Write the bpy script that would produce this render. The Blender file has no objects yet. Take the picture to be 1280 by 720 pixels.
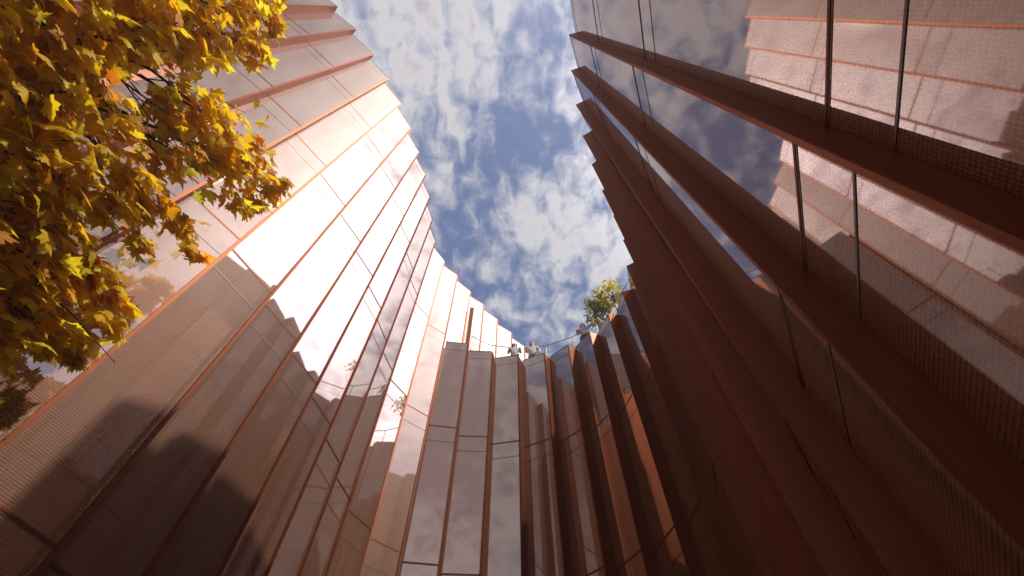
import bpy, bmesh, math, random
from mathutils import Vector, Matrix, Quaternion
import numpy as np

random.seed(7)
rng = np.random.default_rng(11)
scn = bpy.context.scene
COL = scn.collection
R = math.radians
EYE = 1.6                      # camera height above the paving
H_TALL = 19.65 + EYE            # parapet of the taller block
H_LOW = 15.2 + EYE             # parapet of the lower block
H_REAR = 9.2 + EYE            # its unseen end behind the camera, lowered to let sun reach the maple
N_REAR = 18                    # first bay of that end
SUN_AZ, SUN_EL = R(-34.5), R(60)
SUN = Vector((math.cos(SUN_EL) * math.cos(SUN_AZ), math.cos(SUN_EL) * math.sin(SUN_AZ), math.sin(SUN_EL)))

# ------------------------------------------------------------------ materials
def new_mat(name):
    m = bpy.data.materials.new(name)
    m.use_nodes = True
    nt = m.node_tree
    nt.nodes.clear()
    out = nt.nodes.new('ShaderNodeOutputMaterial')
    return m, nt, out

def N(nt, typ, **kw):
    n = nt.nodes.new(typ)
    for k, v in kw.items():
        setattr(n, k, v)
    return n

def val(nt, sock, v):
    if hasattr(v, 'is_output'):
        nt.links.new(v, sock)
    else:
        sock.default_value = v

def math_n(nt, op, a, b=0.0, c=None):
    n = N(nt, 'ShaderNodeMath', operation=op)
    val(nt, n.inputs[0], a)
    val(nt, n.inputs[1], b)
    if c is not None:
        val(nt, n.inputs[2], c)
    return n.outputs[0]

def ramp(nt, fac, stops, interp='LINEAR'):
    n = N(nt, 'ShaderNodeValToRGB')
    n.color_ramp.interpolation = interp
    while len(n.color_ramp.elements) < len(stops):
        n.color_ramp.elements.new(0.5)
    for e, (p, c) in zip(n.color_ramp.elements, stops):
        e.position = p
        e.color = (*c, 1) if len(c) == 3 else c
    nt.links.new(fac, n.inputs[0])
    return n.outputs[0]

def mix_col(nt, fac, a, b, blend='MIX'):
    n = N(nt, 'ShaderNodeMix', data_type='RGBA', blend_type=blend)
    val(nt, n.inputs[0], fac)
    val(nt, n.inputs[6], a)
    val(nt, n.inputs[7], b)
    return n.outputs[2]

def noise(nt, vec, scale, detail=3.0, rough=0.5, dist=0.0):
    n = N(nt, 'ShaderNodeTexNoise')
    n.inputs['Scale'].default_value = scale
    n.inputs['Detail'].default_value = detail
    n.inputs['Roughness'].default_value = rough
    n.inputs['Distortion'].default_value = dist
    nt.links.new(vec, n.inputs['Vector'])
    return n.outputs['Fac']

def mapping(nt, vec, scale=(1, 1, 1), loc=(0, 0, 0)):
    n = N(nt, 'ShaderNodeMapping')
    n.inputs['Scale'].default_value = scale
    n.inputs['Location'].default_value = loc
    nt.links.new(vec, n.inputs['Vector'])
    return n.outputs[0]

# copper mesh laminated in reflective glass
def make_glass():
    m, nt, out = new_mat('copper_mesh_glass')
    tc = N(nt, 'ShaderNodeTexCoord')
    sep = N(nt, 'ShaderNodeSeparateXYZ')
    nt.links.new(tc.outputs['Object'], sep.inputs[0])
    u, v = sep.outputs[0], sep.outputs[2]
    k = 2 * math.pi / 0.034
    a = math_n(nt, 'SINE', math_n(nt, 'MULTIPLY', math_n(nt, 'ADD', u, math_n(nt, 'MULTIPLY', v, 0.62)), k))
    b = math_n(nt, 'SINE', math_n(nt, 'MULTIPLY', math_n(nt, 'SUBTRACT', u, math_n(nt, 'MULTIPLY', v, 0.62)), k))
    ab = math_n(nt, 'MULTIPLY', a, b)
    mask = N(nt, 'ShaderNodeMapRange')
    mask.inputs['From Min'].default_value = -0.35
    mask.inputs['From Max'].default_value = 0.25
    nt.links.new(ab, mask.inputs['Value'])
    hole = mask.outputs[0]
    oi = N(nt, 'ShaderNodeObjectInfo')
    cl = noise(nt, mapping(nt, tc.outputs['Object'], (0.9, 0.9, 0.25)), 1.4, 4, 0.6)
    strand = ramp(nt, cl, [(0.25, (0.185, 0.076, 0.038)), (0.75, (0.25, 0.108, 0.057))])
    tone = math_n(nt, 'ADD', 0.86, math_n(nt, 'MULTIPLY', oi.outputs['Random'], 0.24))
    hs = N(nt, 'ShaderNodeHueSaturation')
    nt.links.new(tone, hs.inputs['Value'])
    nt.links.new(strand, hs.inputs['Color'])
    base = mix_col(nt, hole, (0.062, 0.023, 0.012, 1), hs.outputs[0])
    p = N(nt, 'ShaderNodeBsdfPrincipled')
    nt.links.new(base, p.inputs['Base Color'])
    p.inputs['Metallic'].default_value = 0.30
    p.inputs['Anisotropic'].default_value = 0.3
    tg = N(nt, 'ShaderNodeCombineXYZ')
    tg.inputs[2].default_value = 1.0
    nt.links.new(tg.outputs[0], p.inputs['Tangent'])
    p.inputs['Roughness'].default_value = 0.56
    p.inputs['Specular IOR Level'].default_value = 0.3
    # outer float glass: mirror reflection with a rose tint and a faint waviness
    bump = N(nt, 'ShaderNodeBump')
    bump.inputs['Strength'].default_value = 0.035
    bump.inputs['Distance'].default_value = 0.02
    wn = noise(nt, mapping(nt, tc.outputs['Object'], (1.2, 1.2, 0.55)), 1.1, 2, 0.4)
    nt.links.new(wn, bump.inputs['Height'])
    fr = N(nt, 'ShaderNodeFresnel')
    fr.inputs['IOR'].default_value = 3.3
    gl = N(nt, 'ShaderNodeBsdfGlossy')
    gl.inputs['Color'].default_value = (1.0, 0.87, 0.83, 1)
    gl.inputs['Roughness'].default_value = 0.028
    nt.links.new(bump.outputs[0], gl.inputs['Normal'])
    mx = N(nt, 'ShaderNodeMixShader')
    nt.links.new(fr.outputs[0], mx.inputs[0])
    nt.links.new(p.outputs[0], mx.inputs[1])
    nt.links.new(gl.outputs[0], mx.inputs[2])
    nt.links.new(mx.outputs[0], out.inputs[0])
    return m

def make_copper():
    m, nt, out = new_mat('copper_coated_metal')
    tc = N(nt, 'ShaderNodeTexCoord')
    n1 = noise(nt, mapping(nt, tc.outputs['Object'], (3, 3, 0.35)), 2.0, 5, 0.65)
    n2 = noise(nt, tc.outputs['Object'], 14.0, 4, 0.6)
    c = ramp(nt, n1, [(0.25, (0.100, 0.029, 0.014)), (0.75, (0.172, 0.051, 0.025))])
    c = mix_col(nt, math_n(nt, 'MULTIPLY', n2, 0.25), c, (0.11, 0.032, 0.017, 1))
    p = N(nt, 'ShaderNodeBsdfPrincipled')
    nt.links.new(c, p.inputs['Base Color'])
    p.inputs['Metallic'].default_value = 0.6
    p.inputs['Specular Tint'].default_value = (0.85, 0.45, 0.30, 1)
    p.inputs['Specular IOR Level'].default_value = 0.3
    rr = N(nt, 'ShaderNodeMapRange')
    rr.inputs['To Min'].default_value = 0.40
    rr.inputs['To Max'].default_value = 0.52
    nt.links.new(n1, rr.inputs['Value'])
    nt.links.new(rr.outputs[0], p.inputs['Roughness'])
    nt.links.new(p.outputs[0], out.inputs[0])
    return m

def simple(name, col, rough=0.6, metal=0.0, var=0.2, scale=6.0):
    m, nt, out = new_mat(name)
    tc = N(nt, 'ShaderNodeTexCoord')
    n = noise(nt, tc.outputs['Object'], scale, 5, 0.6)
    lo = tuple(x * (1 - var) for x in col)
    hi = tuple(min(1, x * (1 + var)) for x in col)
    c = ramp(nt, n, [(0.3, lo), (0.7, hi)])
    p = N(nt, 'ShaderNodeBsdfPrincipled')
    nt.links.new(c, p.inputs['Base Color'])
    p.inputs['Roughness'].default_value = rough
    p.inputs['Metallic'].default_value = metal
    nt.links.new(p.outputs[0], out.inputs[0])
    return m

def make_leaf(name):
    m, nt, out = new_mat(name)
    at = N(nt, 'ShaderNodeAttribute', attribute_name='leaf_tint')
    tc = N(nt, 'ShaderNodeTexCoord')
    n = noise(nt, tc.outputs['Object'], 30.0, 3, 0.6)
    col = mix_col(nt, math_n(nt, 'MULTIPLY', n, 0.5), at.outputs['Color'], mix_col(nt, 1.0, at.outputs['Color'], (0.72, 0.5, 0.3, 1), 'MULTIPLY'))
    p = N(nt, 'ShaderNodeBsdfPrincipled')
    nt.links.new(col, p.inputs['Base Color'])
    p.inputs['Roughness'].default_value = 0.55
    p.inputs['Specular IOR Level'].default_value = 0.15
    t = N(nt, 'ShaderNodeBsdfTranslucent')
    nt.links.new(col, t.inputs['Color'])
    mx = N(nt, 'ShaderNodeMixShader')
    mx.inputs[0].default_value = 0.6
    nt.links.new(p.outputs[0], mx.inputs[1])
    nt.links.new(t.outputs[0], mx.inputs[2])
    nt.links.new(mx.outputs[0], out.inputs[0])
    return m

def make_paving():
    m, nt, out = new_mat('courtyard_paving')
    tc = N(nt, 'ShaderNodeTexCoord')
    br = N(nt, 'ShaderNodeTexBrick')
    br.inputs['Color1'].default_value = (0.20, 0.17, 0.15, 1)
    br.inputs['Color2'].default_value = (0.15, 0.13, 0.12, 1)
    br.inputs['Mortar'].default_value = (0.06, 0.055, 0.05, 1)
    br.inputs['Scale'].default_value = 1.6
    br.inputs['Mortar Size'].default_value = 0.01
    nt.links.new(tc.outputs['Object'], br.inputs['Vector'])
    p = N(nt, 'ShaderNodeBsdfPrincipled')
    nt.links.new(br.outputs[0], p.inputs['Base Color'])
    p.inputs['Roughness'].default_value = 0.75
    nt.links.new(p.outputs[0], out.inputs[0])
    return m

GLASS = make_glass()
COPPER = make_copper()
JOINT = simple('dark_joint_gasket', (0.095, 0.034, 0.021), 0.5, 0.0, 0.15)
ROOF = simple('roof_membrane', (0.32, 0.29, 0.27), 0.8)
REAR = simple('rear_render', (0.28, 0.16, 0.12), 0.7)
BARK = simple('maple_bark', (0.050, 0.034, 0.026), 0.85, 0.0, 0.35, 18)
LEAF = make_leaf('autumn_leaf')
STEEL = simple('railing_steel', (0.36, 0.30, 0.28), 0.4, 0.8)
SKIN = simple('skin', (0.52, 0.31, 0.22), 0.5, 0, 0.06)
PAVING = make_paving()

# ------------------------------------------------------------------ helpers
def link(name, verts, faces, mats, parent=None, mi=None, smooth=False):
    me = bpy.data.meshes.new(name)
    me.from_pydata([tuple(v) for v in verts], [], faces)
    for m in (mats if isinstance(mats, (list, tuple)) else [mats]):
        me.materials.append(m)
    if mi is not None:
        me.polygons.foreach_set('material_index', mi)
    if smooth:
        me.polygons.foreach_set('use_smooth', [True] * len(me.polygons))
    me.update()
    o = bpy.data.objects.new(name, me)
    COL.objects.link(o)
    if parent:
        o.parent = parent
    return o

def tag(o, label, cat, group=None, kind=None):
    if label: o['label'] = label
    if cat: o['category'] = cat
    if group: o['group'] = group
    if kind: o['kind'] = kind
    return o

def empty(name, loc, label, cat, group=None):
    o = bpy.data.objects.new(name, None)
    o.location = loc
    COL.objects.link(o)
    return tag(o, label, cat, group)

BOXF = [(0, 3, 2, 1), (4, 5, 6, 7), (0, 1, 5, 4), (1, 2, 6, 5), (2, 3, 7, 6), (3, 0, 4, 7)]
def boxv(x0, x1, y0, y1, z0, z1):
    return [(x0, y0, z0), (x1, y0, z0), (x1, y1, z0), (x0, y1, z0), (x0, y0, z1), (x1, y0, z1), (x1, y1, z1), (x0, y1, z1)]

def box_obj(name, dims, mat, parent, loc, rz, bevel=0.0):
    v = boxv(*dims)
    if bevel <= 0:
        o = link(name, v, BOXF, mat, parent)
    else:
        bm = bmesh.new()
        bv = [bm.verts.new(p) for p in v]
        for f in BOXF:
            bm.faces.new([bv[i] for i in f])
        bmesh.ops.bevel(bm, geom=bm.edges[:], offset=bevel, segments=2, affect='EDGES')
        me = bpy.data.meshes.new(name)
        bm.to_mesh(me)
        bm.free()
        me.materials.append(mat)
        o = bpy.data.objects.new(name, me)
        COL.objects.link(o)
        o.parent = parent
    o.location = loc
    o.rotation_euler = (0, 0, rz)
    return o

class Tubes:
    def __init__(self):
        self.v, self.f = [], []
    def add(self, pts, radii, n=6):
        pts = [Vector(p) for p in pts]
        base = len(self.v)
        for i, p in enumerate(pts):
            d = (pts[min(i + 1, len(pts) - 1)] - pts[max(i - 1, 0)]).normalized()
            a = d.cross(Vector((0.31, 0.77, 0.55))).normalized()
            b = d.cross(a)
            for k in range(n):
                t = 2 * math.pi * k / n
                self.v.append(p + (a * math.cos(t) + b * math.sin(t)) * radii[i])
        for i in range(len(pts) - 1):
            for k in range(n):
                q = base + i * n
                self.f.append((q + k, q + (k + 1) % n, q + n + (k + 1) % n, q + n + k))
        self.f.append(tuple(base + k for k in range(n))[::-1])
        self.f.append(tuple(base + (len(pts) - 1) * n + k for k in range(n)))
    def build(self, name, mat, parent=None, smooth=True):
        return link(name, self.v, self.f, mat, parent, None, smooth)

# ------------------------------------------------------------------ plan of the courtyard (metres, camera at 0,0)
tall_tips = [(-5.60, -0.06), (-5.09, 0.60), (-4.61, 1.36), (-4.19, 2.11), (-3.83, 2.91), (-3.56, 3.76), (-3.34, 4.60), (-3.17, 5.43),
             (-3.07, 6.28), (-3.04, 7.18), (-2.98, 8.07), (-2.68, 8.88), (-2.18, 9.52), (-1.70, 10.24), (-1.16, 10.86), (-0.61, 11.56),
             (-0.01, 12.22), (0.54, 12.92), (1.08, 13.6), (1.62, 14.3)]
low_tips = [(-2.18, 9.52), (-1.45, 9.89), (-0.64, 10.20), (0.21, 10.33), (1.08, 10.23), (1.87, 9.91), (2.55, 9.40), (3.10, 8.71),
            (3.47, 7.91), (3.53, 7.02), (3.35, 6.16), (2.99, 5.39), (2.61, 4.64), (2.26, 3.88), (1.96, 3.10), (1.73, 2.28),
            (1.56, 1.43), (1.46, 0.59), (1.44, -0.22)]
# the rings go on behind the camera
p = Vector((-5.60, -0.06)); ang = R(231)
rear = []
for i in range(13):
    p = p + Vector((math.cos(ang), math.sin(ang))) * 0.85
    rear.append((p.x, p.y)); ang += R(4.0)
tall_tips = rear[::-1] + tall_tips
p = Vector((1.44, -0.22)); ang = R(271)
for i in range(9):
    p = p + Vector((math.cos(ang), math.sin(ang))) * 0.85
    low_tips.append((p.x, p.y)); ang += R(3.0)

DEPTH, FT = 0.2, 0.044
SEAMS = [11.15, 7.15, 2.87]      # storey lines, above the eye

LOW_DEPTH = [0.27] * 14 + [0.24, 0.19] + [0.165] * 40

def bases(tips, depths=None):
    """fin root behind every tip: each fin stands square on the pane that follows it"""
    out = []
    for i, (a, b) in enumerate(zip(tips[:-1], tips[1:])):
        a, b = Vector(a), Vector(b)
        c = b - a
        L = c.length
        d = depths[i] if depths else DEPTH
        cosA = d / L
        e = c / L
        nrm = Vector((-e.y, e.x))            # outward: rings run clockwise seen from above
        out.append(a + (e * cosA + nrm * math.sqrt(1 - cosA * cosA)) * d)
    return out

def bay(root, S, T, ztop, zbot, seams, idx):
    S, T = Vector(S), Vector(T)
    d = T - S
    L = d.length
    rz = math.atan2(d.y, d.x)
    o = box_obj('glass_panel', (FT / 2 + 0.002, L - FT / 2 - 0.002, 0, 0.035, zbot, ztop), GLASS, root, (S.x, S.y, 0), rz + random.uniform(-0.003, 0.003))
    link('coping', boxv(FT / 2 + 0.003, L - FT / 2 - 0.003, -0.006, 0.041, ztop + 0.001, ztop + 0.022), BOXF, COPPER, o)
    for z, pair in seams:
        x0, x1 = FT / 2 + 0.004, L - FT / 2 - 0.004
        if pair:
            v = boxv(x0, x1, -0.007, -0.001, z - 0.014, z + 0.010) + boxv(x0, x1, -0.003, -0.001, z - 0.032, z - 0.0145)
            f = BOXF + [tuple(i + 8 for i in q) for q in BOXF]
            t = link('transom', v, f, [COPPER, JOINT], o, [0] * 6 + [1] * 6)
        else:
            t = link('transom', boxv(x0, x1, -0.004, -0.001, z - 0.009, z + 0.009), BOXF, JOINT, o)
    return o

def fin(root, T, S, ztop, zbot):
    T, S = Vector(T), Vector(S)
    d = S - T
    rz = math.atan2(d.y, d.x)
    return box_obj('fin', (-0.022, d.length + 0.04, -FT / 2, FT / 2, zbot, ztop), COPPER, root, (T.x, T.y, 0), rz, 0.004)

def outward(pts, dist):
    out = []
    for i, q in enumerate(pts):
        a, b = Vector(pts[max(i - 1, 0)]), Vector(pts[min(i + 1, len(pts) - 1)])
        e = (b - a).normalized()
        out.append(Vector(q) + Vector((-e.y, e.x)) * dist)
    return out

def strip(name, inner, outer, z, thick, mat, parent):
    v, f = [], []
    for a, b in zip(inner, outer):
        v += [(a[0], a[1], z), (b[0], b[1], z), (b[0], b[1], z - thick), (a[0], a[1], z - thick)]
    for i in range(len(inner) - 1):
        p0, q = 4 * i, 4 * (i + 1)
        for k in range(4):
            f.append((p0 + k, p0 + (k + 1) % 4, q + (k + 1) % 4, q + k))
    return link(name, v, f, mat, parent)

def seam_list(ztops):
    return ztops

tall = empty('tall_building', (0, 0, 0), 'tall curving block of pink copper glass panes on the left, bright with sun glare', 'building')
low = empty('low_building', (0, 0, 0), 'lower curving block with deep dark red fins and a roof terrace on top', 'building')

# tall block
tb = bases(tall_tips)
n_full = len(tall_tips) - 1 - 7           # bays that run down to the paving
for i, (S, T) in enumerate(zip(tb, tall_tips[1:])):
    full = i < n_full
    seams = [(H_TALL - 0.42, False), (H_LOW - 0.02, True), (H_LOW - 0.54, False)] if full else [(H_TALL - 0.42, False)]
    if full:
        for z in SEAMS:
            seams += [(z + EYE, True), (z + EYE - 0.56, False)]
    bay(tall, S, T, H_TALL, 0.0 if full else H_LOW - 0.4, seams, i)
    fin(tall, tall_tips[i], S, H_TALL - 0.05, 0.0 if i <= n_full else H_LOW - 0.4)
fin(tall, tall_tips[-1], outward(tall_tips, DEPTH)[-1], H_TALL - 0.05, H_LOW - 0.4)
strip('roof', outward(tall_tips, 0.42), outward(tall_tips, 4.5), H_TALL - 0.7, 0.3, ROOF, tall)
strip('rear_wall', outward(tall_tips, 4.2), outward(tall_tips, 4.5), H_TALL - 1.0, H_TALL - 1.0, REAR, tall)

# lower block
lb = bases(low_tips, LOW_DEPTH)
for i, (S, T) in enumerate(zip(lb, low_tips[1:])):
    top = H_LOW if i < N_REAR else H_REAR  # unseen rear bays made lower so sunlight gets past them
    seams = [(top - 0.42, False)]
    for z in SEAMS:
        if z + EYE < top - 0.5:
            seams += [(z + EYE, True), (z + EYE - 0.56, False)]
    bay(low, S, T, top, 0.0, seams, i)
    if i > 0:
        fin(low, low_tips[i], S, (H_LOW if i <= N_REAR else H_REAR) - 0.06, 0.0)
fin(low, low_tips[-1], outward(low_tips, DEPTH)[-1], H_REAR - 0.06, 0.0)
FLOOR = 15.05 + EYE
inner = [(-1.9, 10.1)] + [tuple(q) for q in outward(low_tips, 0.36)[1:N_REAR + 1]]
strip('terrace_floor', inner, [(-1.75, 10.3)] + [tuple(q) for q in outward(low_tips, 3.2)[1:N_REAR + 1]], FLOOR, 0.3, ROOF, low)
strip('rear_wall', outward(low_tips, 2.9)[4:N_REAR + 1], outward(low_tips, 3.2)[4:N_REAR + 1], FLOOR - 0.3, FLOOR - 0.3, REAR, low)
strip('roof', outward(low_tips, 0.36)[N_REAR:], outward(low_tips, 3.2)[N_REAR:], H_REAR - 0.5, 0.3, ROOF, low)
strip('rear_wall', outward(low_tips, 2.9)[N_REAR:], outward(low_tips, 3.2)[N_REAR:], H_REAR - 0.8, H_REAR - 0.8, REAR, low)
ea, eb = outward(low_tips, 0.40)[N_REAR], outward(low_tips, 2.9)[N_REAR]
ed = eb - ea
box_obj('side_wall', (0, ed.length, -0.15, 0.15, H_REAR - 0.45, FLOOR - 0.31), REAR, low, (ea.x, ea.y, 0), math.atan2(ed.y, ed.x))

# narrow dark plate standing against the tall wall above the terrace
pl = box_obj('metal_plate', (-0.07, 0.07, -0.02, 0.02, FLOOR, 18.2 + EYE), COPPER, None, (-1.53, 10.2, 0), R(12), 0.004)
tag(pl, 'narrow upright brown metal plate standing against the pale wall above the terrace', 'plate')

# ------------------------------------------------------------------ terrace railing
rail_root = empty('terrace_railing', (0.2, 10.8, FLOOR), 'thin wire railing on slim posts along the terrace edge behind the people', 'railing')
rp = [Vector(q) for q in outward(low_tips, 0.52)[1:9]]
rp = [Vector((-1.42, 10.33))] + rp[1:]
off = Vector((0.2, 10.8, FLOOR))
RZ = 16.38 + EYE
fine = []
for a, b in zip(rp[:-1], rp[1:]):
    for k in range(4):
        fine.append(a.lerp(b, k / 4))
fine.append(rp[-1])
for nm, dz, rad in (('handrail', 0, 0.017), ('wire', -0.42, 0.006), ('wire', -0.84, 0.006)):
    t = Tubes(); t.add([Vector((q.x, q.y, RZ + dz)) - off for q in fine], [rad] * len(fine), 6)
    t.build(nm, STEEL, rail_root)
for q in rp:
    t = Tubes(); t.add([Vector((q.x, q.y, FLOOR)) - off, Vector((q.x, q.y, RZ)) - off], [0.016, 0.016], 6)
    t.build('post', STEEL, rail_root)

# ------------------------------------------------------------------ people on the terrace
def skin_mesh(name, nodes, edges, mat, parent, sub=2):
    me = bpy.data.meshes.new(name)
    me.from_pydata([n[0] for n in nodes], edges, [])
    me.materials.append(mat)
    o = bpy.data.objects.new(name, me)
    COL.objects.link(o)
    sk = o.modifiers.new('skin', 'SKIN')
    sk.use_smooth_shade = True
    for i, n in enumerate(nodes):
        r = n[1] if isinstance(n[1], tuple) else (n[1], n[1])
        me.skin_vertices[0].data[i].radius = r
        me.skin_vertices[0].data[i].use_root = (i == 0)
    o.modifiers.new('sub', 'SUBSURF').render_levels = sub
    o.parent = parent
    return o

def person(loc, rz, label, hair_col, top_col, leg_col, arm, hair_len=0.0):
    root = empty('person', loc, label, 'person', None)
    root.rotation_euler = (0, 0, rz)
    # body faces -y
    armL, armR = arm
    nodes = [((0, 0, 0.92), (0.13, 0.10)), ((0, 0, 1.12), (0.115, 0.085)), ((0, 0.0, 1.33), (0.14, 0.09)), ((0, 0.01, 1.43), 0.06),
             ((0, 0, 1.50), 0.052), ((0, -0.015, 1.58), (0.075, 0.09)), ((0, -0.01, 1.67), (0.07, 0.085)),
             ((0.09, 0, 0.85), 0.085), ((0.10, -0.01, 0.47), 0.055), ((0.10, 0.01, 0.08), 0.04), ((0.10, -0.13, 0.035), 0.035),
             ((-0.09, 0, 0.85), 0.085), ((-0.10, -0.01, 0.47), 0.055), ((-0.10, 0.01, 0.08), 0.04), ((-0.10, -0.13, 0.035), 0.035),
             ((0.17, 0, 1.38), 0.05), armL[0], armL[1], armL[2],
             ((-0.17, 0, 1.38), 0.05), armR[0], armR[1], armR[2]]
    edges = [(0, 1), (1, 2), (2, 3), (3, 4), (4, 5), (5, 6), (0, 7), (7, 8), (8, 9), (9, 10), (0, 11), (11, 12), (12, 13), (13, 14),
             (2, 15), (15, 16), (16, 17), (17, 18), (2, 19), (19, 20), (20, 21), (21, 22)]
    skin_mesh('body', nodes, edges, SKIN, root)
    tm = simple('shirt_cloth', top_col, 0.8)
    tn = [((0, 0, 0.93), (0.145, 0.115)), ((0, 0, 1.12), (0.13, 0.10)), ((0, 0, 1.33), (0.155, 0.105)), ((0, 0.01, 1.42), (0.085, 0.07)),
          ((0.17, 0, 1.38), 0.064), (armL[0][0], 0.054), ((-0.17, 0, 1.38), 0.064), (armR[0][0], 0.054)]
    skin_mesh('shirt', tn, [(0, 1), (1, 2), (2, 3), (2, 4), (4, 5), (2, 6), (6, 7)], tm, root)
    lm = simple('trouser_cloth', leg_col, 0.8)
    ln = [((0, 0, 0.95), (0.135, 0.11)), ((0.09, 0, 0.84), 0.098), ((0.10, -0.01, 0.47), 0.07), ((0.10, 0.01, 0.12), 0.062),
          ((-0.09, 0, 0.84), 0.098), ((-0.10, -0.01, 0.47), 0.07), ((-0.10, 0.01, 0.12), 0.062)]
    skin_mesh('trousers', ln, [(0, 1), (1, 2), (2, 3), (0, 4), (4, 5), (5, 6)], lm, root)
    hm = simple('hair', hair_col, 0.6, 0, 0.3, 40)
    hn = [((0, -0.03, 1.715), (0.095, 0.085)), ((0, 0.02, 1.67), (0.112, 0.105)), ((0, 0.04, 1.60), (0.108, 0.09)), ((0, 0.06, 1.53 - hair_len), (0.09, 0.055))]
    skin_mesh('hair', hn, [(0, 1), (1, 2), (2, 3)], hm, root)
    # face
    t = Tubes(); t.add([(0, -0.10, 1.62), (0, -0.128, 1.585)], [0.010, 0.016], 6); t.build('nose', SKIN, root)
    EYEM = bpy.data.materials.get('eye_dark') or simple('eye_dark', (0.03, 0.02, 0.02), 0.3)
    for s in (-1, 1):
        t = Tubes(); t.add([(0.032 * s, -0.093, 1.622), (0.032 * s, -0.106, 1.622)], [0.011, 0.008], 6); t.build('eye', EYEM, root)
    return root

rest = ([((0.225, 0.0, 1.13), 0.042), ((0.19, -0.20, 1.08), 0.032), ((0.17, -0.28, 1.09), 0.034)],
        [((-0.225, 0.0, 1.13), 0.042), ((-0.19, -0.20, 1.08), 0.032), ((-0.17, -0.28, 1.09), 0.034)])
hang = ([((0.25, -0.02, 1.15), 0.042), ((0.26, -0.08, 0.95), 0.032), ((0.25, -0.11, 0.86), 0.034)],
        [((-0.225, -0.02, 1.13), 0.042), ((-0.19, -0.20, 1.07), 0.032), ((-0.17, -0.28, 1.08), 0.034)])
wave = ([((0.36, -0.05, 1.46), 0.042), ((0.44, -0.12, 1.70), 0.032), ((0.46, -0.14, 1.80), 0.034)],
        [((-0.225, -0.0, 1.13), 0.042), ((-0.2, -0.20, 1.07), 0.032), ((-0.18, -0.28, 1.08), 0.034)])
person((0.09, 10.87, FLOOR - 0.06), R(0), 'dark haired person in a grey top standing at the terrace rail', (0.025, 0.018, 0.015), (0.42, 0.42, 0.44), (0.06, 0.07, 0.10), rest)
person((0.73, 10.82, FLOOR - 0.06), R(-12), 'red haired person in a pale top standing at the terrace rail', (0.33, 0.12, 0.07), (0.62, 0.58, 0.56), (0.30, 0.28, 0.27), hang, 0.10)
person((2.50, 10.05, FLOOR - 0.04), R(-22), 'person in a blue grey top waving beside the small roof tree', (0.02, 0.016, 0.015), (0.28, 0.32, 0.40), (0.07, 0.07, 0.09), wave)

# ------------------------------------------------------------------ leaves
half = [(0, 0), (.17, -.07), (.40, -.02), (.30, .13), (.39, .19), (.64, .37), (.43, .41), (.42, .55), (.19, .47), (.23, .66), (.12, .71), (0, 1.0)]
outl = half + [(-x, y) for x, y in half[-2:0:-1]]
LV = np.array([(0, .36)] + outl)
LF = [(0, i, i % len(outl) + 1) for i in range(1, len(outl) + 1)]

def leaf_verts(size, fold, curl, wob):
    x, y = LV[:, 0], LV[:, 1]
    z = -fold * np.abs(x) - curl * (y - .36) ** 2 + wob * x * (y - .3)
    z[0] += 0.02
    return np.stack([x, y - .02, z], 1) * size

def leaf_cloud(name, items, mat, parent):
    V, Fc, tint = [], [], []
    n = len(LV)
    for (pos, nrm, tip, size, col) in items:
        nrm = nrm / (np.linalg.norm(nrm) + 1e-9)
        t = tip - nrm * np.dot(tip, nrm)
        t /= (np.linalg.norm(t) + 1e-9)
        s = np.cross(t, nrm)
        lv = leaf_verts(size, rng.uniform(.05, .45), rng.uniform(-.1, .5), rng.uniform(-.3, .3))
        P = pos + lv[:, :1] * s + lv[:, 1:2] * t + lv[:, 2:] * nrm
        b = len(V) * n
        V.append(P)
        Fc += [(a + b, c + b, d + b) for a, c, d in LF]
        edge = np.tile(np.array(col), (n, 1))
        if rng.random() < .35:                    # browned tips
            far = np.linalg.norm(LV - np.array([0, .36]), axis=1) > .45
            edge[far] *= np.array([.85, .6, .5])
        tint.append(np.concatenate([edge, np.ones((n, 1))], 1))
    V = np.concatenate(V)
    me = bpy.data.meshes.new(name)
    me.from_pydata(V.tolist(), [], Fc)
    me.materials.append(mat)
    at = me.attributes.new('leaf_tint', 'FLOAT_COLOR', 'POINT')
    at.data.foreach_set('color', np.concatenate(tint).astype(np.float32).ravel())
    me.update()
    o = bpy.data.objects.new(name, me)
    COL.objects.link(o)
    o.parent = parent
    return o

TINTS = [((.93, .62, .016), .40), ((.95, .74, .03), .31), ((.88, .42, .012), .15), ((.78, .64, .03), .07), ((.60, .22, .012), .06), ((.46, .46, .03), .01)]
def tint(bias=0.0):
    r = rng.random() + bias
    a = 0
    for c, w in TINTS:
        a += w
        if r <= a:
            break
    c = np.array(c) * rng.uniform(.8, 1.15)
    return np.clip(c, 0, .9)

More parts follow.
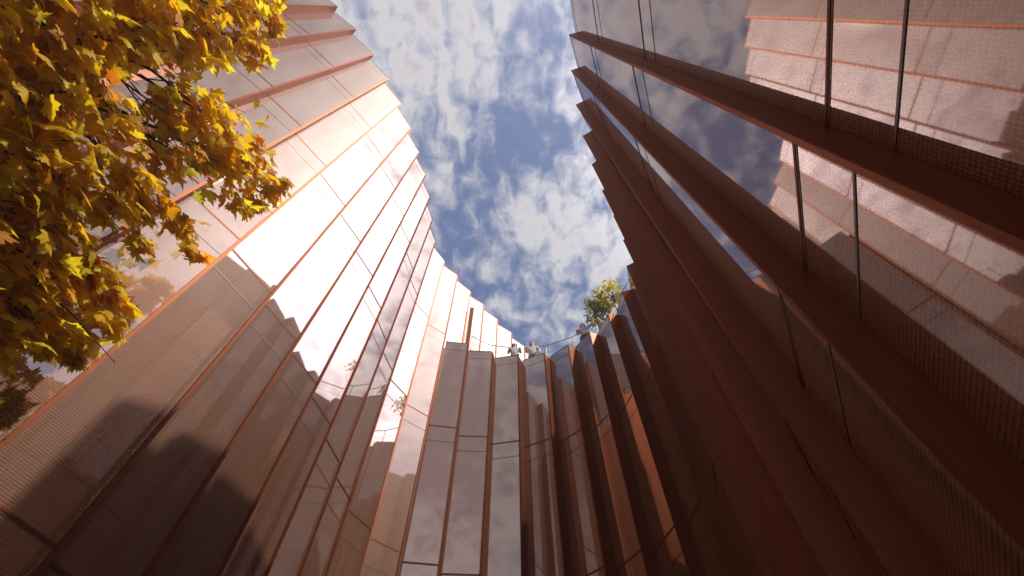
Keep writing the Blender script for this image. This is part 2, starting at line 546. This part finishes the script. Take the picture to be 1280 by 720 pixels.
CL = [(-3.39, 0.05, 5.82, 0.34),(-3.29, -0.0, 6.26, 0.37),(-3.19, -0.03, 6.81, 0.4),(-3.11, 0.04, 7.45, 0.38),(-3.02, 0.03, 8.28, 0.42),(-2.97, -0.03, 9.06, 0.25),(-2.97, 0.23, 9.0, 0.18),(-3.42, 0.35, 5.71, 0.33),(-3.32, 0.4, 6.09, 0.31),(-3.21, 0.24, 6.66, 0.27),(-3.13, 0.31, 7.24, 0.32),(-3.07, 0.27, 7.77, 0.3),(-3.01, 0.4, 8.38, 0.25),(-3.47, 0.69, 5.53, 0.33),(-3.38, 0.74, 5.83, 0.3),(-3.29, 0.75, 6.24, 0.22),(-3.19, 0.81, 6.79, 0.21),(-3.14, 0.91, 7.19, 0.34),(-3.08, 1.11, 7.65, 0.24),(-3.51, 1.05, 5.39, 0.34),(-3.42, 1.09, 5.7, 0.3),(-3.3, 1.16, 6.16, 0.28),(-3.2, 1.21, 6.71, 0.27),(-3.12, 1.41, 7.3, 0.38),(-3.05, 1.62, 7.93, 0.35),(-3.02, 1.97, 8.25, 0.24),(-3.09, 1.92, 7.56, 0.17),(-3.06, 2.1, 7.87, 0.12),(-3.55, 1.37, 5.28, 0.34),(-3.47, 1.46, 5.54, 0.28),(-3.36, 1.44, 5.9, 0.27),(-3.28, 1.53, 6.29, 0.23),(-3.23, 1.86, 6.56, 0.17),(-3.21, 2.15, 6.63, 0.13),(-3.32, 1.83, 6.08, 0.12),(-3.61, 1.75, 5.13, 0.32),(-3.51, 1.83, 5.38, 0.27),(-3.43, 1.93, 5.64, 0.25),(-3.4, 2.18, 5.76, 0.15),(-3.66, 2.11, 5.01, 0.25),(-3.58, 2.19, 5.19, 0.25),(-3.49, 2.34, 5.43, 0.23),(-3.43, 2.38, 5.63, 0.14),(-3.55, 2.47, 5.28, 0.1),(-3.54, 0.22, 5.35, 0.35),(-3.62, 0.73, 5.13, 0.36),(-3.71, 1.29, 4.93, 0.36),(-3.78, 1.82, 4.79, 0.33),(-3.31, -0.41, 6.17, 0.46),(-3.18, -0.47, 6.9, 0.53),(-3.05, -0.51, 8.0, 0.56),(-3.47, -0.23, 5.56, 0.4),(-2.96, -0.52, 9.18, 0.47)]

TREE = Vector((-4.45, -1.25, 0))
maple = empty('maple_tree', TREE, 'autumn maple with golden yellow lobed leaves reaching in at the upper left', 'tree')
items = []
sunv = np.array(SUN)
for ci, (x, y, z, r) in enumerate(CL):
    c = np.array([x, y, z])
    out = c - np.array([-4.0, -0.6, 6.0])
    out /= np.linalg.norm(out)
    cnt = int(78 * (r / .36) ** 2 + 9)
    if ci >= len(CL) - 5:
        cnt = int(cnt * .12)
    cb = rng.normal(0, .14)
    for k in range(cnt):
        d = rng.normal(size=3)
        d /= np.linalg.norm(d)
        q = c + d * r * (rng.random() ** .45) * np.array([1, 1, .75])
        nrm = np.array([.80, -.30, .42]) + rng.normal(size=3) * .48
        tip = np.array([0, 0, -.75]) + out * .6 + rng.normal(size=3) * .55
        items.append((q - np.array(TREE), nrm, tip, rng.uniform(.11, .205), tint(cb)))
    # looser sprays further up the limb, behind
    if r > .2:
        for k in range(int(cnt * .22)):
            q = c + np.array([-.45, -.25, .35]) + rng.normal(size=3) * r * .9
            nrm = sunv * .5 + rng.normal(size=3) * .6
            tip = np.array([0, 0, -.6]) + rng.normal(size=3) * .6
            items.append((q - np.array(TREE), nrm, tip, rng.uniform(.11, .18), tint(.15)))
leaf_cloud('crown', items, LEAF, maple)

tb_ = Tubes()
fork = Vector((0.15, 0.15, 2.9))
tb_.add([(0, 0, -0.1), (0.02, 0.0, 0.3), (0.06, 0.05, 1.5), fork, (0.10, 0.25, 4.2), (0.25, 0.30, 6.2), (0.5, 0.3, 8.0)], [.24, .19, .16, .14, .11, .07, .02], 12)
limbs = [((.05, .1, 2.6), [3, 39, 40, 47, 46, 35, 36]), ((.14, .18, 3.2), [28, 29, 19, 20, 30, 37, 41]), ((.12, .22, 3.8), [13, 14, 21, 22, 23, 24, 31]),
         ((.11, .25, 4.3), [8, 15, 17, 18, 10, 16, 9]), ((.16, .27, 5.0), [2, 3, 4, 11, 12, 5])]
for st, ids in limbs:
    st = Vector(st)
    prev = st
    cs = [Vector(CL[i][:3]) - TREE for i in ids]
    mid = sum(cs, Vector()) / len(cs)
    hub = st.lerp(mid, .62) + Vector((0, 0, .12))
    tb_.add([st, st.lerp(hub, .5) + Vector((0, 0, .1)), hub], [.06, .045, .032], 8)
    for c in cs:
        e = c + Vector((random.uniform(-.05, .05), random.uniform(-.05, .05), -.02))
        m1 = hub.lerp(e, .5) + Vector((random.uniform(-.1, .1), random.uniform(-.1, .1), .1))
        tb_.add([hub, m1, e], [.026, .015, .006], 6)
        for k in range(5):
            g = e + Vector((random.uniform(-.28, .28), random.uniform(-.28, .28), random.uniform(-.2, .2)))
            tb_.add([m1.lerp(e, .35 + .12 * k), m1.lerp(g, .6) + Vector((0, 0, .03)), g], [.008, .005, .003], 5)
tb_.build('trunk', BARK, maple)

# a single leaf on the air in front of the glass
fl = leaf_cloud('falling_leaf', [(np.zeros(3), np.array([.2, -.85, .6]), np.array([.9, .3, -.2]), .15, np.array([.75, .55, .05]))], LEAF, None)
fl.location = (-3.03, 1.84, 6.6)
tag(fl, 'single small yellow leaf drifting in front of the pink glass beside the maple', 'leaf')

# roof trees
def roof_tree(loc, crown_c, rad, label, cols, n):
    root = empty('roof_tree', loc, label, 'tree', 'small trees on the roof terrace')
    loc = Vector(loc); cc = Vector(crown_c) - loc
    t = Tubes()
    t.add([(0, 0, 0), (0.03, 0, cc.z * .4), (cc.x * .6, cc.y * .6, cc.z * .75), cc + Vector((0, 0, .2))], [.045, .04, .032, .012], 7)
    its = []
    for k in range(13):
        d = Vector((random.gauss(0, 1), random.gauss(0, 1), random.gauss(0, .75))).normalized() * rad * random.uniform(.45, 1.0)
        e = cc + d
        t.add([cc * random.uniform(.7, .95), cc.lerp(e, .5) + Vector((0, 0, .05)), e], [.018, .011, .004], 5)
        for j in range(n // 13):
            q = np.array(e) + rng.normal(size=3) * rad * .22
            col = np.array(cols[rng.integers(len(cols))]) * rng.uniform(.7, 1.2)
            its.append((q, rng.normal(size=3) + np.array([.3, 0, .6]), rng.normal(size=3) + np.array([0, 0, -.5]), rng.uniform(.07, .13), col))
    t.build('trunk', BARK, root)
    leaf_cloud('crown', its, LEAF, root)
    return root
roof_tree((3.05, 9.9, FLOOR), (3.03, 9.9, 17.45 + EYE), .52, 'small green tree with a bare stem on the roof terrace', [(.26, .28, .035), (.18, .22, .03), (.38, .34, .04)], 470)
roof_tree((3.75, 9.6, FLOOR), (3.81, 9.6, 18.2 + EYE), .55, 'small yellow green tree behind the green one on the roof terrace', [(.62, .55, .03), (.72, .64, .04), (.42, .42, .03)], 470)

# ------------------------------------------------------------------ ground
gr = link('ground', [(-400, -400, 0), (400, -400, 0), (400, 400, 0), (-400, 400, 0)], [(0, 1, 2, 3)], PAVING)
gr['kind'] = 'structure'

# ------------------------------------------------------------------ air
hz = link('haze', boxv(-410, 410, -410, 410, -1.0, 23.5), BOXF, [], None)
hm_, hnt, hout = new_mat('haze_air')
vol = N(hnt, 'ShaderNodeVolumePrincipled')
vol.inputs['Color'].default_value = (0.97, 0.90, 0.84, 1)
vol.inputs['Density'].default_value = 0.0034
vol.inputs['Anisotropy'].default_value = 0.35
hnt.links.new(vol.outputs[0], hout.inputs['Volume'])
hz.data.materials.append(hm_)
hz['kind'] = 'stuff'
hz['label'] = 'thin sunlit haze filling the courtyard air'

# ------------------------------------------------------------------ sky
w = bpy.data.worlds.new('World')
scn.world = w
w.use_nodes = True
nt = w.node_tree
nt.nodes.clear()
out = N(nt, 'ShaderNodeOutputWorld')
bg = N(nt, 'ShaderNodeBackground')
bg.inputs['Strength'].default_value = 0.10
sky = N(nt, 'ShaderNodeTexSky', sky_type='NISHITA')
sky.sun_disc = False
sky.sun_elevation = SUN_EL
sky.sun_rotation = math.atan2(SUN.x, SUN.y)
sky.air_density = 1.0
sky.dust_density = 1.2
tc = N(nt, 'ShaderNodeTexCoord')
sep = N(nt, 'ShaderNodeSeparateXYZ')
nt.links.new(tc.outputs['Generated'], sep.inputs[0])
zc = math_n(nt, 'MAXIMUM', sep.outputs[2], 0.10)
px = math_n(nt, 'DIVIDE', sep.outputs[0], zc)
py = math_n(nt, 'DIVIDE', sep.outputs[1], zc)
cmb = N(nt, 'ShaderNodeCombineXYZ')
nt.links.new(px, cmb.inputs[0]); nt.links.new(py, cmb.inputs[1])
cmb.inputs[2].default_value = 3.7
P = cmb.outputs[0]
big = noise(nt, mapping(nt, P, (1, 1, 1), (4.1, 2.3, 0)), 3.2, 5, 0.55, 0.3)
cell = noise(nt, mapping(nt, P, (1.25, 0.85, 1), (1.7, 0.4, 0)), 22.0, 4, 0.52, 0.4)
fine_n = noise(nt, P, 75.0, 4, 0.6, 0.3)
s = math_n(nt, 'ADD', math_n(nt, 'MULTIPLY', big, 0.85), math_n(nt, 'MULTIPLY', cell, 1.12))
s = math_n(nt, 'ADD', s, math_n(nt, 'MULTIPLY', fine_n, 0.18))
def blob(cx, cy, rad, amp):
    dx = math_n(nt, 'SUBTRACT', px, cx); dy = math_n(nt, 'SUBTRACT', py, cy)
    r2 = math_n(nt, 'ADD', math_n(nt, 'MULTIPLY', dx, dx), math_n(nt, 'MULTIPLY', dy, dy))
    e = math_n(nt, 'EXPONENT', math_n(nt, 'MULTIPLY', r2, -1.0 / (rad * rad)))
    return math_n(nt, 'MULTIPLY', e, amp)
for b in [(-0.19, 0.07, 0.15, 0.30), (0.0, 0.25, 0.09, -0.16), (-0.09, 0.38, 0.07, -0.14), (0.09, 0.33, 0.09, 0.10), (0.04, 0.03, 0.05, -0.10), (0.05, 0.52, 0.10, 0.04), (0.74, 0.06, 0.42, 0.6), (-0.04, -0.33, 0.2, 0.35), (0.0, -0.95, 0.55, 0.75), (-0.45, -0.3, 0.3, -0.05)]:
    s = math_n(nt, 'ADD', s, blob(*b))
cov = N(nt, 'ShaderNodeMapRange', interpolation_type='SMOOTHSTEP')
cov.inputs['From Min'].default_value = 0.90
cov.inputs['From Max'].default_value = 1.46
nt.links.new(s, cov.inputs['Value'])
# cloud light: brighter where thin; bright patch added off the sun for pane glare
dotn = N(nt, 'ShaderNodeVectorMath', operation='DOT_PRODUCT')
nt.links.new(tc.outputs['Generated'], dotn.inputs[0])
dotn.inputs[1].default_value = (math.cos(R(58.5)) * math.cos(R(2)), math.cos(R(58.5)) * math.sin(R(2)), math.sin(R(58.5)))
glow_dot = math_n(nt, 'MAXIMUM', dotn.outputs['Value'], 0.0)
glow_patch = math_n(nt, 'MULTIPLY', math_n(nt, 'POWER', glow_dot, 30.0), 90.0)
thick = ramp(nt, math_n(nt, 'MULTIPLY', s, 0.5), [(0.0, (1, 1, 1)), (0.66, (1, 1, 1)), (0.90, (0.48, 0.44, 0.50))])
cb_ = N(nt, 'ShaderNodeVectorMath', operation='SCALE')
nt.links.new(thick, cb_.inputs[0])
nt.links.new(math_n(nt, 'ADD', 7.6, glow_patch), cb_.inputs['Scale'])
ctint = mix_col(nt, 1.0, cb_.outputs[0], (1.0, 0.965, 0.985, 1), 'MULTIPLY')
skyc = mix_col(nt, 1.0, sky.outputs[0], (1.12, 1.14, 1.28, 1), 'MULTIPLY')
fin_c = mix_col(nt, math_n(nt, 'MULTIPLY', cov.outputs[0], 0.93), skyc, ctint)
nt.links.new(fin_c, bg.inputs['Color'])
nt.links.new(bg.outputs[0], out.inputs[0])

sl = bpy.data.lights.new('sun', 'SUN')
sl.energy = 5.0
sl.angle = R(0.5)
sl.color = (1.0, 0.92, 0.79)
so = bpy.data.objects.new('sun', sl)
so.rotation_euler = (-SUN).to_track_quat('-Z', 'Y').to_euler()
so.location = (20, -8, 50)
COL.objects.link(so)

# ------------------------------------------------------------------ camera
cam = bpy.data.cameras.new('camera')
cam.sensor_width = 36
cam.lens = 680 / 1280 * 36
cam.clip_start = 0.05
cam.clip_end = 2000
co = bpy.data.objects.new('camera', cam)
co.location = (0, 0, EYE)
co.rotation_euler = (R(180) - math.atan(349 / 680), 0, 0)
COL.objects.link(co)
scn.camera = co

scn.render.engine = 'CYCLES'
scn.cycles.use_denoising = True
scn.cycles.max_bounces = 8
scn.cycles.glossy_bounces = 6
scn.cycles.sample_clamp_indirect = 8
scn.view_settings.view_transform = 'Standard'
scn.view_settings.look = 'None'
scn.view_settings.exposure = 0.0
scn.view_settings.gamma = 1.0
scn.view_settings.use_curve_mapping = False
